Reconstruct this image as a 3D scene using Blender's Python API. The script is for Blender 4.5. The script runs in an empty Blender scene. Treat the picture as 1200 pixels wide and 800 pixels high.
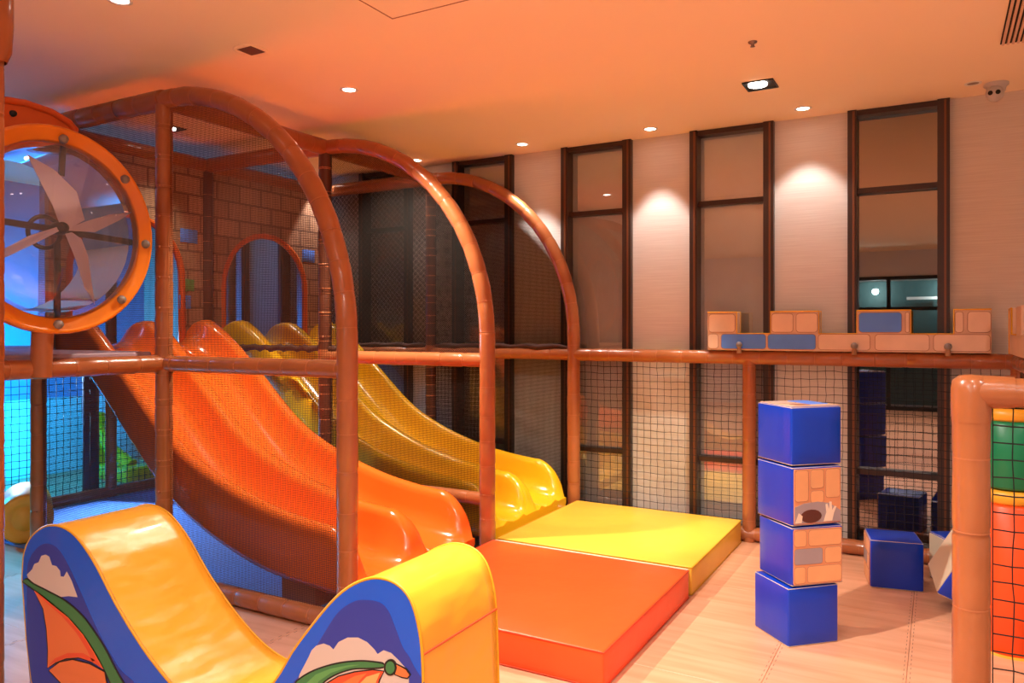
import bpy, math, random
from mathutils import Vector, Matrix
random.seed(7)
SC = bpy.context.scene
COL = SC.collection
PI = math.pi

# ------------------------------------------------------------------ camera
FPX = 894.0
AZ = math.atan2(500, 894)
HCAM = 1.4
HOR = 387.0
cd = bpy.data.cameras.new('camera'); cam = bpy.data.objects.new('camera', cd); COL.objects.link(cam)
cd.sensor_width = 36.0; cd.sensor_fit = 'HORIZONTAL'; cd.lens = FPX / 1200 * 36.0
cd.shift_y = -(400 - HOR) / 1200.0
cd.clip_start = 0.02
cam.location = (0, 0, HCAM); cam.rotation_euler = (PI / 2, 0, AZ)
SC.camera = cam

# ------------------------------------------------------------------ world and exposure
W = bpy.data.worlds.new('world'); SC.world = W; W.use_nodes = True
W.node_tree.nodes['Background'].inputs[0].default_value = (1.0, 0.74, 0.58, 1)
W.node_tree.nodes['Background'].inputs[1].default_value = 0.16
SC.view_settings.view_transform = 'Standard'; SC.view_settings.look = 'None'
SC.view_settings.gamma = 1.0; SC.view_settings.use_curve_mapping = False
SC.view_settings.exposure = 0.36

# ------------------------------------------------------------------ area and spot lights (lamp fixtures are built further down)
def light(name, typ, loc, energy, color, target=None, **kw):
    d = bpy.data.lights.new(name, typ); d.energy = energy; d.color = color
    for k, v in kw.items(): setattr(d, k, v)
    o = bpy.data.objects.new(name, d); COL.objects.link(o); o.location = loc
    if target is not None:
        o.rotation_euler = (Vector(target) - Vector(loc)).to_track_quat('-Z', 'Y').to_euler()
    return o
# soft light of the hall behind the photographer
for hx_, hy_ in ((-1.6, -2.0), (-0.4, -1.6), (1.2, -1.6), (-0.9, 0.2), (0.9, 0.4), (1.6, 2.4)):
    light('hall_light', 'SPOT', (hx_, hy_, 2.74), (150 if hx_ < 0 else 70), (1.0, 1.0, 0.96), (hx_, hy_ + 0.4, 0), spot_size=2.5, spot_blend=0.8, shadow_soft_size=0.12)
light('backdrop_fill', 'POINT', (0.1, -4.5, 2.1), 22, (0.75, 1.0, 1.0), shadow_soft_size=0.05)  # unseen fill lamps added to brighten the backdrop behind the partition
light('backdrop_fill', 'POINT', (-1.0, -4.5, 2.1), 22, (0.75, 1.0, 1.0), shadow_soft_size=0.05)
# blue lighting of the far left play zone, plus one added floor spot
light('blue_spot_light', 'SPOT', (-6.30, 3.0, 1.15), 420, (0.0, 0.44, 1.0), (-7.6, 3.8, 0.6), spot_size=2.35, spot_blend=0.9, shadow_soft_size=0.15)
light('blue_spot_light', 'SPOT', (-7.3, 3.4, 1.3), 1300, (0.33, 0.60, 1.0), (-4.0, 3.75, 0.0), spot_size=0.85, spot_blend=0.6, shadow_soft_size=0.1)
light('blue_spot_light', 'SPOT', (-7.0, 2.4, 1.15), 1100, (0.0, 0.42, 1.0), (-4.3, 2.0, 0.0), spot_size=0.75, spot_blend=0.9, shadow_soft_size=0.12)
light('blue_spot_light', 'SPOT', (-5.7, 0.5, 2.5), 420, (0.0, 0.40, 1.0), (-4.35, 1.95, 0.0), spot_size=0.62, spot_blend=0.9, shadow_soft_size=0.1)  # unseen spot added to strengthen the blue on the left floor
light('violet_stage_light', 'SPOT', (-5.9, 1.9, 2.65), 8, (0.4, 0.45, 1.0), (-4.6, 2.9, 1.2), spot_size=1.6, spot_blend=0.9, shadow_soft_size=0.1)

# ------------------------------------------------------------------ photograph geometry helpers (points on real planes)
fv = (-math.sin(AZ), math.cos(AZ)); rv = (math.cos(AZ), math.sin(AZ))
def ray(x, y):
    a = (x - 600) / FPX
    return (fv[0] + a * rv[0], fv[1] + a * rv[1], -(y - HOR) / FPX)
def ony(x, y, Y):
    d = ray(x, y); t = Y / d[1]; return (d[0] * t, Y, HCAM + d[2] * t)
def onx(x, y, X):
    d = ray(x, y); t = X / d[0]; return (X, d[1] * t, HCAM + d[2] * t)
def onz(x, y, z=0.0):
    d = ray(x, y); t = (z - HCAM) / d[2]; return (d[0] * t, d[1] * t, z)

# ------------------------------------------------------------------ materials
def lin(h):
    h = h.lstrip('#'); o = []
    for i in (0, 2, 4):
        c = int(h[i:i+2], 16) / 255.0
        o.append(c / 12.92 if c <= 0.04045 else ((c + 0.055) / 1.055) ** 2.4)
    return (o[0], o[1], o[2], 1.0)
MATS = {}
def mat(name, hexc, rough=0.5, spec=0.5, metal=0.0, var=0.0, vscale=6.0, bump=0.0, bscale=30.0, coat=0.0, hex2=None, emit=None, estr=0.0, stretch=(1, 1, 1), bdist=0.01):
    if name in MATS: return MATS[name]
    m = bpy.data.materials.new(name); m.use_nodes = True; nt = m.node_tree; N = nt.nodes; L = nt.links
    b = N['Principled BSDF']
    b.inputs['Base Color'].default_value = lin(hexc)
    b.inputs['Roughness'].default_value = rough
    b.inputs['Specular IOR Level'].default_value = spec
    b.inputs['Metallic'].default_value = metal
    b.inputs['Coat Weight'].default_value = coat
    b.inputs['Coat Roughness'].default_value = 0.08
    if emit: b.inputs['Emission Color'].default_value = lin(emit); b.inputs['Emission Strength'].default_value = estr
    if var > 0 or hex2 or bump > 0:
        tc = N.new('ShaderNodeTexCoord'); mp = N.new('ShaderNodeMapping'); L.new(tc.outputs['Object'], mp.inputs[0])
        mp.inputs['Scale'].default_value = stretch
    if var > 0 or hex2:
        ns = N.new('ShaderNodeTexNoise'); ns.inputs['Scale'].default_value = vscale; ns.inputs['Detail'].default_value = 5
        L.new(mp.outputs[0], ns.inputs['Vector'])
        cr = N.new('ShaderNodeValToRGB'); c = lin(hexc)
        if hex2:
            cr.color_ramp.elements[0].color = lin(hexc); cr.color_ramp.elements[1].color = lin(hex2)
        else:
            cr.color_ramp.elements[0].color = (c[0]*(1-var), c[1]*(1-var), c[2]*(1-var), 1)
            cr.color_ramp.elements[1].color = (min(1, c[0]*(1+var)), min(1, c[1]*(1+var)), min(1, c[2]*(1+var)), 1)
        cr.color_ramp.elements[0].position = 0.3; cr.color_ramp.elements[1].position = 0.7
        L.new(ns.outputs[0], cr.inputs[0]); L.new(cr.outputs[0], b.inputs['Base Color'])
    if bump > 0:
        nb = N.new('ShaderNodeTexNoise'); nb.inputs['Scale'].default_value = bscale; nb.inputs['Detail'].default_value = 3
        L.new(mp.outputs[0], nb.inputs['Vector'])
        bp = N.new('ShaderNodeBump'); bp.inputs['Strength'].default_value = bump; bp.inputs['Distance'].default_value = bdist
        L.new(nb.outputs[0], bp.inputs['Height']); L.new(bp.outputs[0], b.inputs['Normal'])
    MATS[name] = m; return m

M = dict(
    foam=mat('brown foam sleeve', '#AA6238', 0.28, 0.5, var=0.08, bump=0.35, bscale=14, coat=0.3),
    foam_shade=mat('shaded brown foam sleeve', '#5A2E1C', 0.35, 0.5, var=0.08, bump=0.3, bscale=14),  # same foam darkened in colour, for the shade on posts behind the nets
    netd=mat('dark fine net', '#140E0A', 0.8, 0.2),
    tie=mat('cable tie', '#B86E44', 0.4),
    orange=mat('orange slide plastic', '#FF7422', 0.2, 0.5, coat=0.6),
    yellow=mat('yellow slide plastic', '#F7B418', 0.2, 0.5, coat=0.6),
    mat_o=mat('orange vinyl', '#FF5420', 0.38, 0.4, var=0.03, bump=0.3, bscale=4, bdist=0.02),
    mat_y=mat('yellow vinyl', '#EBB33C', 0.36, 0.4, var=0.03, bump=0.3, bscale=4, bdist=0.02),
    seam_o=mat('orange piping', '#D8421A', 0.5),
    seam_y=mat('yellow piping', '#D99A12', 0.5),
    rock_y=mat('yellow rocker vinyl', '#ECA62A', 0.38, 0.5, var=0.03, bump=0.8, bscale=3.5, bdist=0.06, stretch=(1, 0.5, 0.8), coat=0.2),
    rock_b=mat('blue rocker vinyl', '#0058D0', 0.25, 0.5, bump=0.3, bscale=6, coat=0.2),
    rock_p=mat('violet blue print', '#303C98', 0.45),
    cube_b=mat('blue cube vinyl', '#0038B4', 0.32, 0.5, bump=0.25, bscale=5, bdist=0.01),
    cube_c=mat('cream piping', '#D8C4A8', 0.55),
    print_t=mat('tan printed vinyl', '#DDB89E', 0.5, var=0.06),
    brick_t=mat('tan printed brick', '#EBCAB0', 0.45, var=0.08),
    brick_b=mat('blue printed brick', '#5A92FF', 0.45, var=0.08),
    brick_g=mat('grey printed brick', '#A08C8C', 0.45, var=0.06),
    print_o=mat('orange tan printed vinyl', '#D98E60', 0.45, var=0.06),
    brick_o=mat('orange tan printed brick', '#E6A06C', 0.42, var=0.08),
    line=mat('print outline', '#A87258', 0.5),
    ylw_trim=mat('yellow trim', '#E8A81C', 0.5),
    black=mat('black print', '#1C1410', 0.5),
    green=mat('green print', '#3F7A44', 0.45),
    leafg=mat('pale green print', '#5E9A52', 0.45),
    p_or=mat('orange print', '#E8743A', 0.45),
    p_or2=mat('deep orange print', '#E8502A', 0.45),
    p_pe=mat('peach print', '#F2A860', 0.45),
    cloud=mat('cloud print', '#D2B8A8', 0.45),
    brownp=mat('brown print', '#5A2A20', 0.5),
    net=mat('black net cord', '#14100E', 0.7),
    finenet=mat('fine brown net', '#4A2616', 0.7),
    ceil=mat('ceiling paint', '#FFE8CA', 0.85, 0.15),
    dark=mat('dark bronze frame', '#3C261C', 0.38, 0.5, var=0.12, vscale=3, stretch=(1, 1, 0.1)),
    steel=mat('grey metal', '#8A7A72', 0.35, 0.5, metal=0.6),
    white=mat('white plastic', '#F2EEE8', 0.3),
    camw=mat('camera housing', '#C9C2BE', 0.35),
    glow=mat('lamp face', '#FFFFFF', 0.5, emit='#FFF2E4', estr=14),
    hole=mat('dark recess', '#15110F', 0.7),
    ring=mat('orange moulded plastic', '#F58A1C', 0.28, 0.5, coat=0.3),
    ring2=mat('deep orange moulded plastic', '#E4601A', 0.3, 0.5, coat=0.3),
    blade=mat('white fan blade', '#E9DCE0', 0.3, 0.5),
    bar=mat('black bar', '#1E2026', 0.35),
    knob=mat('grey knob', '#8C817C', 0.45),
    brass=mat('brown knob', '#A87850', 0.35),
    deckm=mat('deck vinyl', '#B99AA6', 0.45, var=0.05),
    bluem=mat('blue carpet', '#6C9CE8', 0.8, var=0.1, vscale=40, bump=0.4, bscale=120),
    greenf=mat('green foam', '#0A7A4C', 0.4, bump=0.2, bscale=8),
    redf=mat('red orange foam', '#F5521C', 0.4, bump=0.2, bscale=8),
    amber=mat('amber foam', '#F2A52A', 0.4, bump=0.3, bscale=8),
    padw=mat('pale padding', '#BFE4F0', 0.5, var=0.08, vscale=2),
    padn=mat('navy pad', '#1C2C40', 0.4),
    wallb=mat('plain blue wall', '#6C94C8', 0.8),
    wallp=mat('pale wall', '#DDDAD8', 0.85),
    blind=mat('beige blind', '#FFFBF4', 0.9, var=0.05),
    blind2=mat('grey blind', '#5C5650', 0.9),
    teal=mat('dim teal room', '#3C5A5C', 0.6),
    seamf=mat('seam dash', '#8E6450', 0.7),
    copper=mat('copper edge', '#7A4A2E', 0.35, 0.5, metal=0.3),
)

def wallpaper():
    m = bpy.data.materials.new('grasscloth wallpaper'); m.use_nodes = True; nt = m.node_tree; N = nt.nodes; L = nt.links
    b = N['Principled BSDF']; b.inputs['Roughness'].default_value = 0.75; b.inputs['Specular IOR Level'].default_value = 0.25
    tc = N.new('ShaderNodeTexCoord'); mp = N.new('ShaderNodeMapping'); L.new(tc.outputs['Object'], mp.inputs[0])
    mp.inputs['Scale'].default_value = (2.0, 2.0, 90.0)
    n1 = N.new('ShaderNodeTexNoise'); n1.inputs['Scale'].default_value = 1.6; n1.inputs['Detail'].default_value = 6; L.new(mp.outputs[0], n1.inputs['Vector'])
    cr = N.new('ShaderNodeValToRGB'); cr.color_ramp.elements[0].color = lin('#D2C6BC'); cr.color_ramp.elements[1].color = lin('#DED4CA')
    cr.color_ramp.elements[0].position = 0.3; cr.color_ramp.elements[1].position = 0.68
    L.new(n1.outputs[0], cr.inputs[0]); L.new(cr.outputs[0], b.inputs['Base Color'])
    bp = N.new('ShaderNodeBump'); bp.inputs['Strength'].default_value = 0.15; bp.inputs['Distance'].default_value = 0.003
    L.new(n1.outputs[0], bp.inputs['Height']); L.new(bp.outputs[0], b.inputs['Normal'])
    return m
M['wallpaper'] = wallpaper()

def woodfoam():
    m = bpy.data.materials.new('wood print foam tile'); m.use_nodes = True; nt = m.node_tree; N = nt.nodes; L = nt.links
    b = N['Principled BSDF']; b.inputs['Roughness'].default_value = 0.42; b.inputs['Specular IOR Level'].default_value = 0.4
    tc = N.new('ShaderNodeTexCoord'); mp = N.new('ShaderNodeMapping'); L.new(tc.outputs['Object'], mp.inputs[0])
    mp.inputs['Scale'].default_value = (1.2, 14.0, 1.0)
    n1 = N.new('ShaderNodeTexNoise'); n1.inputs['Scale'].default_value = 1.3; n1.inputs['Detail'].default_value = 7; n1.inputs['Distortion'].default_value = 0.6
    L.new(mp.outputs[0], n1.inputs['Vector'])
    cr = N.new('ShaderNodeValToRGB'); cr.color_ramp.elements[0].color = lin('#D08E68'); cr.color_ramp.elements[1].color = lin('#E2A480')
    cr.color_ramp.elements[0].position = 0.28; cr.color_ramp.elements[1].position = 0.66
    L.new(n1.outputs[0], cr.inputs[0]); L.new(cr.outputs[0], b.inputs['Base Color'])
    return m
M['floor'] = woodfoam()

def glassy(name, tint, gloss, gcol, rough=0.0, haze=0.0):
    m = bpy.data.materials.new(name); m.use_nodes = True; nt = m.node_tree; N = nt.nodes; L = nt.links
    N.remove(N['Principled BSDF']); out = N['Material Output']
    t = N.new('ShaderNodeBsdfTransparent'); t.inputs[0].default_value = tint
    g = N.new('ShaderNodeBsdfGlossy'); g.inputs['Color'].default_value = gcol; g.inputs['Roughness'].default_value = rough
    fr = N.new('ShaderNodeFresnel'); fr.inputs[0].default_value = 1.5
    ma = N.new('ShaderNodeMath'); ma.operation = 'ADD'; ma.use_clamp = True; ma.inputs[1].default_value = gloss
    L.new(fr.outputs[0], ma.inputs[0])
    mx = N.new('ShaderNodeMixShader'); L.new(ma.outputs[0], mx.inputs[0]); L.new(t.outputs[0], mx.inputs[1]); L.new(g.outputs[0], mx.inputs[2])
    if haze:
        df = N.new('ShaderNodeBsdfDiffuse'); df.inputs[0].default_value = (0.85, 0.78, 0.86, 1); m2 = N.new('ShaderNodeMixShader'); m2.inputs[0].default_value = haze
        L.new(mx.outputs[0], m2.inputs[1]); L.new(df.outputs[0], m2.inputs[2]); L.new(m2.outputs[0], out.inputs[0]); return m
    L.new(mx.outputs[0], out.inputs[0]); return m
M['pane_clear'] = glassy('clear window glass', (0.97, 0.97, 0.97, 1), 0.28, (0.8, 0.76, 0.74, 1))
M['pane'] = glassy('tinted window glass', (0.6, 0.55, 0.52, 1), 0.34, (0.80, 0.76, 0.74, 1))
M['plexi'] = glassy('clear acrylic', (0.93, 0.92, 0.98, 1), 0.04, (1, 1, 1, 1), 0.03, 0.06)

def brickprint():
    m = bpy.data.materials.new('castle brick print'); m.use_nodes = True; nt = m.node_tree; N = nt.nodes; L = nt.links
    b = N['Principled BSDF']; b.inputs['Roughness'].default_value = 0.5
    tc = N.new('ShaderNodeTexCoord'); sp = N.new('ShaderNodeSeparateXYZ'); cb = N.new('ShaderNodeCombineXYZ')
    L.new(tc.outputs['Object'], sp.inputs[0]); L.new(sp.outputs['Y'], cb.inputs['X']); L.new(sp.outputs['Z'], cb.inputs['Y'])
    br = N.new('ShaderNodeTexBrick'); L.new(cb.outputs[0], br.inputs['Vector'])
    br.inputs['Color1'].default_value = lin('#C08E70'); br.inputs['Color2'].default_value = lin('#A07458'); br.inputs['Mortar'].default_value = lin('#7E5845')
    br.inputs['Scale'].default_value = 1.0; br.inputs['Mortar Size'].default_value = 0.008; br.inputs['Mortar Smooth'].default_value = 0.1
    br.inputs['Brick Width'].default_value = 0.22; br.inputs['Row Height'].default_value = 0.14; br.inputs['Bias'].default_value = -0.1
    L.new(br.outputs[0], b.inputs['Base Color']); return m
M['brickprint'] = brickprint()

# ------------------------------------------------------------------ mesh helpers
class MB:
    def __init__(s): s.v = []; s.f = []; s.sm = []
    def add(s, vs, fs, smooth=False):
        o = len(s.v); s.v += [tuple(p) for p in vs]; s.f += [tuple(i + o for i in f) for f in fs]; s.sm += [smooth] * len(fs); return s
    def box(s, a, b):
        x0, y0, z0 = a; x1, y1, z1 = b
        return s.add([(x0,y0,z0),(x1,y0,z0),(x1,y1,z0),(x0,y1,z0),(x0,y0,z1),(x1,y0,z1),(x1,y1,z1),(x0,y1,z1)],
                     [(0,3,2,1),(4,5,6,7),(0,1,5,4),(1,2,6,5),(2,3,7,6),(3,0,4,7)])
    def rbox(s, a, b, r=0.01, puff=0.0, n=3, seg=1):
        """box with rounded edges; faces split on a grid and puffed outwards"""
        c = [(a[i] + b[i]) / 2 for i in range(3)]; h = [(b[i] - a[i]) / 2 for i in range(3)]
        g = []
        for i in range(3):
            inner = h[i] - r
            pos = [-h[i], -h[i] + r * 0.3, -inner] + [(-inner + 2 * inner * k / n) for k in range(1, n)] + [inner, h[i] - r * 0.3, h[i]]
            g.append(pos)
        def P(p):
            q = [max(-(h[i] - r), min(h[i] - r, p[i])) for i in range(3)]
            d = [p[i] - q[i] for i in range(3)]; l = math.sqrt(sum(k * k for k in d)) or 1
            o = [q[i] + d[i] / l * r for i in range(3)] if l > 1e-9 else list(p)
            if puff:
                for i in range(3):
                    j, k = (i + 1) % 3, (i + 2) % 3
                    if abs(p[i]) >= h[i] - 1e-9:
                        o[i] += math.copysign(puff * max(0, (1 - (p[j] / h[j]) ** 2)) * max(0, (1 - (p[k] / h[k]) ** 2)), p[i])
            return (c[0] + o[0], c[1] + o[1], c[2] + o[2])
        for i in range(3):
            j, k = (i + 1) % 3, (i + 2) % 3
            for sg in (-1, 1):
                vs = []; A = g[j]; B = g[k]
                for u in A:
                    for w in B:
                        p = [0, 0, 0]; p[i] = sg * h[i]; p[j] = u; p[k] = w; vs.append(P(p))
                nb = len(B); fs = []
                for x in range(len(A) - 1):
                    for y in range(nb - 1):
                        q = (x * nb + y, (x + 1) * nb + y, (x + 1) * nb + y + 1, x * nb + y + 1)
                        fs.append(q if sg > 0 else q[::-1])
                s.add(vs, fs, True)
        return s
    def tube(s, pts, r, n=12, cap=True, up=None, smooth=True):
        pts = [Vector(p) for p in pts]; m = len(pts); R = r if isinstance(r, (list, tuple)) else [r] * m
        vs = []; prev = None
        for i in range(m):
            t = (pts[min(i + 1, m - 1)] - pts[max(i - 1, 0)]).normalized()
            if prev is None:
                a = Vector(up) if up else (Vector((0, 0, 1)) if abs(t.z) < 0.9 else Vector((1, 0, 0)))
                u = (a - t * a.dot(t)).normalized()
            else:
                u = (prev - t * prev.dot(t)).normalized()
            prev = u; w = t.cross(u)
            for k in range(n):
                an = 2 * PI * k / n; vs.append(pts[i] + (u * math.cos(an) + w * math.sin(an)) * R[i])
        fs = []
        for i in range(m - 1):
            for k in range(n):
                a = i * n + k; b = i * n + (k + 1) % n; fs.append((a, b, b + n, a + n))
        s.add(vs, fs, smooth)
        if cap:
            s.add([vs[k] for k in range(n)], [tuple(range(n))[::-1]]); s.add([vs[(m - 1) * n + k] for k in range(n)], [tuple(range(n))])
        return s
    def lathe(s, prof, c, axis=(0, 0, 1), n=32, smooth=True):
        ax = Vector(axis).normalized(); a = Vector((1, 0, 0)) if abs(ax.x) < 0.9 else Vector((0, 1, 0))
        u = (a - ax * a.dot(ax)).normalized(); w = ax.cross(u); c = Vector(c); vs = []
        for (r, h) in prof:
            for k in range(n):
                an = 2 * PI * k / n; vs.append(c + ax * h + (u * math.cos(an) + w * math.sin(an)) * max(r, 1e-5))
        fs = []
        for i in range(len(prof) - 1):
            for k in range(n):
                p = i * n + k; q = i * n + (k + 1) % n; fs.append((p, q, q + n, p + n))
        return s.add(vs, fs, smooth)
    def sphere(s, c, r, n=12, sc=(1, 1, 1)):
        vs = []; fs = []; m = n // 2
        for i in range(m + 1):
            th = PI * i / m
            for k in range(n):
                ph = 2 * PI * k / n
                vs.append((c[0] + r*sc[0]*math.sin(th)*math.cos(ph), c[1] + r*sc[1]*math.sin(th)*math.sin(ph), c[2] + r*sc[2]*math.cos(th)))
        for i in range(m):
            for k in range(n):
                a = i*n+k; b = i*n+(k+1) % n; fs.append((a, a+n, b+n, b))
        return s.add(vs, fs, True)
    def prism(s, poly, f0, f1, smooth=False):
        """poly: 2D points; f0/f1 map a 2D point to 3D back/front"""
        n = len(poly); A = [f0(p) for p in poly]; B = [f1(p) for p in poly]
        s.add(A, [tuple(range(n))[::-1]]); s.add(B, [tuple(range(n))])
        s.add(A + B, [(i, (i + 1) % n, n + (i + 1) % n, n + i) for i in range(n)], smooth); return s

WL = {}
def wl(o): return WL.get(o.name, Vector((0, 0, 0)))
def link_mesh(name, mb, m, parent=None, auto=True):
    off = wl(parent) if parent else Vector((0, 0, 0))
    me = bpy.data.meshes.new(name)
    me.from_pydata([tuple(Vector(v) - off) for v in mb.v], [], mb.f)
    me.materials.append(m); me.polygons.foreach_set('use_smooth', mb.sm); me.update()
    o = bpy.data.objects.new(name, me); COL.objects.link(o)
    if parent: o.parent = parent
    WL[o.name] = off
    return o
def fixn(o):
    import bmesh
    bm = bmesh.new(); bm.from_mesh(o.data); bmesh.ops.remove_doubles(bm, verts=bm.verts, dist=1e-5)
    bmesh.ops.recalc_face_normals(bm, faces=bm.faces); bm.to_mesh(o.data); bm.free(); return o
def thing(name, label, cat, loc=(0, 0, 0), group=None):
    o = bpy.data.objects.new(name, None); o.empty_display_size = 0.1; COL.objects.link(o); o.location = loc
    o['label'] = label; o['category'] = cat
    if group: o['group'] = group
    WL[o.name] = Vector(loc); return o
def part(name, mb, m, parent, label=None, stuff=False, fix=False):
    o = link_mesh(name, mb, m, parent)
    if fix: fixn(o)
    if label: o['label'] = label
    if stuff: o['kind'] = 'stuff'
    return o
def single(name, mb, m, label, cat, group=None):
    """a thing made of one mesh: origin at its base centre"""
    xs = [v[0] for v in mb.v]; ys = [v[1] for v in mb.v]; zs = [v[2] for v in mb.v]
    c = Vector(((min(xs)+max(xs))/2, (min(ys)+max(ys))/2, min(zs)))
    mb.v = [tuple(Vector(v) - c) for v in mb.v]
    o = link_mesh(name, mb, m); o.location = c; WL[o.name] = c; fixn(o)
    o['label'] = label; o['category'] = cat
    if group: o['group'] = group
    return o
def struct(name, mb, m, parent=None):
    o = link_mesh(name, mb, m, parent)
    if not parent: o['kind'] = 'structure'
    return o
def dup(o, parent=None):
    c = o.copy(); COL.objects.link(c)
    if parent: c.parent = parent
    for ch in o.children: dup(ch, c)
    return c

def catmull(pts, k=6):
    out = []; n = len(pts)
    for i in range(n - 1):
        p0 = pts[max(i-1, 0)]; p1 = pts[i]; p2 = pts[i+1]; p3 = pts[min(i+2, n-1)]
        for j in range(k):
            t = j / k
            out.append(tuple(0.5*((2*p1[d]) + (-p0[d]+p2[d])*t + (2*p0[d]-5*p1[d]+4*p2[d]-p3[d])*t*t + (-p0[d]+3*p1[d]-3*p2[d]+p3[d])*t**3) for d in range(len(p1))))
    out.append(tuple(pts[-1])); return out

# foam sleeved pipe with cable ties, as a part of a thing
def foampipe(name, pts, parent, r=0.045, step=0.17, m=None, ties=True):
    P = [Vector(p) for p in pts]; L = [0]
    for a, b in zip(P, P[1:]): L.append(L[-1] + (b - a).length)
    tot = L[-1]
    def at(s):
        s = max(0, min(tot, s))
        for i in range(len(P) - 1):
            if s <= L[i+1] + 1e-9:
                t = (s - L[i]) / max(1e-9, L[i+1] - L[i]); return P[i].lerp(P[i+1], t)
        return P[-1]
    tp = []; s = step * random.uniform(0.5, 0.9)
    while s < tot - 0.04: tp.append(s); s += step * random.uniform(0.85, 1.12)
    st = sorted(set([0, tot] + [tot * i / max(2, int(tot / 0.09)) for i in range(int(tot / 0.09) + 1)] + [q + d for q in tp for d in (-0.02, -0.006, 0.006, 0.02)]))
    st = [q for q in st if 0 <= q <= tot]
    pp = []; rr = []
    for q in st:
        near = min([abs(q - t) for t in tp] or [1])
        pp.append(at(q)); rr.append(r * (0.955 if near < 0.01 else 1.0) * random.uniform(0.985, 1.02))
    b = MB(); b.tube(pp, rr, 16)
    o = part(name, b, m or M['foam'], parent)
    if ties and tp:
        t = MB()
        for q in tp:
            a = at(q - 0.002); c = at(q + 0.002)
            t.tube([a, c], r * 0.992, 16)
            d = (c - a).normalized(); side = d.cross(Vector((0, 0, 1)) if abs(d.z) < 0.8 else Vector((0, 1, 0))).normalized()
            k = random.choice((-1, 1)); p = at(q) + (-Vector((fv[0], fv[1], 0)) * 0.7 + side * 0.3 * k).normalized() * r
            if random.random() < 0.4: t.sphere(p, 0.005, 6)
        part('cable_ties', t, M['tie'], o, stuff=True)
    return o

# threads clipped to a convex polygon in (u, v)
def clipline(poly, p, d):
    t0, t1 = -1e9, 1e9; n = len(poly)
    ar = sum(poly[i][0]*poly[(i+1) % n][1] - poly[(i+1) % n][0]*poly[i][1] for i in range(n))
    sg = 1 if ar > 0 else -1
    for i in range(n):
        a = poly[i]; b = poly[(i+1) % n]; ex, ey = b[0]-a[0], b[1]-a[1]; nx, ny = -ey*sg, ex*sg
        den = nx*d[0] + ny*d[1]; num = nx*(a[0]-p[0]) + ny*(a[1]-p[1])
        if abs(den) < 1e-12:
            if num > 0: return None
            continue
        t = num / den
        if den > 0: t0 = max(t0, t)
        else: t1 = min(t1, t)
    return (t0, t1) if t1 - t0 > 0.01 else None
def finenet(name, poly, to3, parent, pitch=0.0085, th=0.0024, ang=(0, 90), m=None, sag=0.006):
    b = MB(); cu = sum(p[0] for p in poly)/len(poly); cv = sum(p[1] for p in poly)/len(poly)
    for a in ang:
        a = math.radians(a); d = (math.cos(a), math.sin(a)); nrm = (-d[1], d[0]); k = -400
        for k in range(-260, 261):
            p = (cu + nrm[0]*pitch*k, cv + nrm[1]*pitch*k); c = clipline(poly, p, d)
            if not c: continue
            t0, t1 = c; ns = 3; A = []
            for j in range(ns + 1):
                t = t0 + (t1 - t0)*j/ns; u, v = p[0]+d[0]*t, p[1]+d[1]*t
                w = sag*math.sin(u*5.1 + v*3.3)
                A.append((u, v, w))
            vs = []
            for (u, v, w) in A:
                vs += [to3(u + nrm[0]*th/2, v + nrm[1]*th/2, w), to3(u - nrm[0]*th/2, v - nrm[1]*th/2, w), to3(u, v, w + th*0.7)]
            fs = []
            for j in range(ns):
                for q in range(3):
                    x = j*3+q; y = j*3+(q+1) % 3; fs.append((x, y, y+3, x+3))
            b.add(vs, fs)
    return part(name, b, m or M['finenet'], parent, stuff=True)
def cordnet(name, u0, u1, v0, v1, to3, parent, cell=0.05, th=0.0032, jit=0.003, m=None):
    nu = max(2, round((u1-u0)/cell)); nv = max(2, round((v1-v0)/cell)); G = {}
    for i in range(nu + 1):
        for j in range(nv + 1):
            e = 0 if i in (0, nu) or j in (0, nv) else 1
            G[i, j] = Vector(to3(u0+(u1-u0)*i/nu + e*random.uniform(-jit, jit), v0+(v1-v0)*j/nv + e*random.uniform(-jit, jit) - 0.004*e*math.sin(PI*i/nu*3)**2, 0.012*math.sin(i*0.21)*math.sin(PI*j/nv)))
    b = MB()
    for i in range(nu + 1): b.tube([G[i, j] for j in range(nv + 1)], th/2*1.1, 4, cap=False, up=(0.3, 0.3, 1))
    for j in range(nv + 1): b.tube([G[i, j] for i in range(nu + 1)], th/2*1.1, 4, cap=False)
    return part(name, b, m or M['net'], parent, stuff=True)

# ------------------------------------------------------------------ the room shell
YW = 5.33; XL = -7.6; XR = 3.0; YB = -4.2; CEI = 2.8
b = MB(); b.box((XL-0.2, YB-0.2, -0.12), (XR+0.2, YW+0.4, -0.012)); fl = struct('floor', b, M['seamf'])
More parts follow.
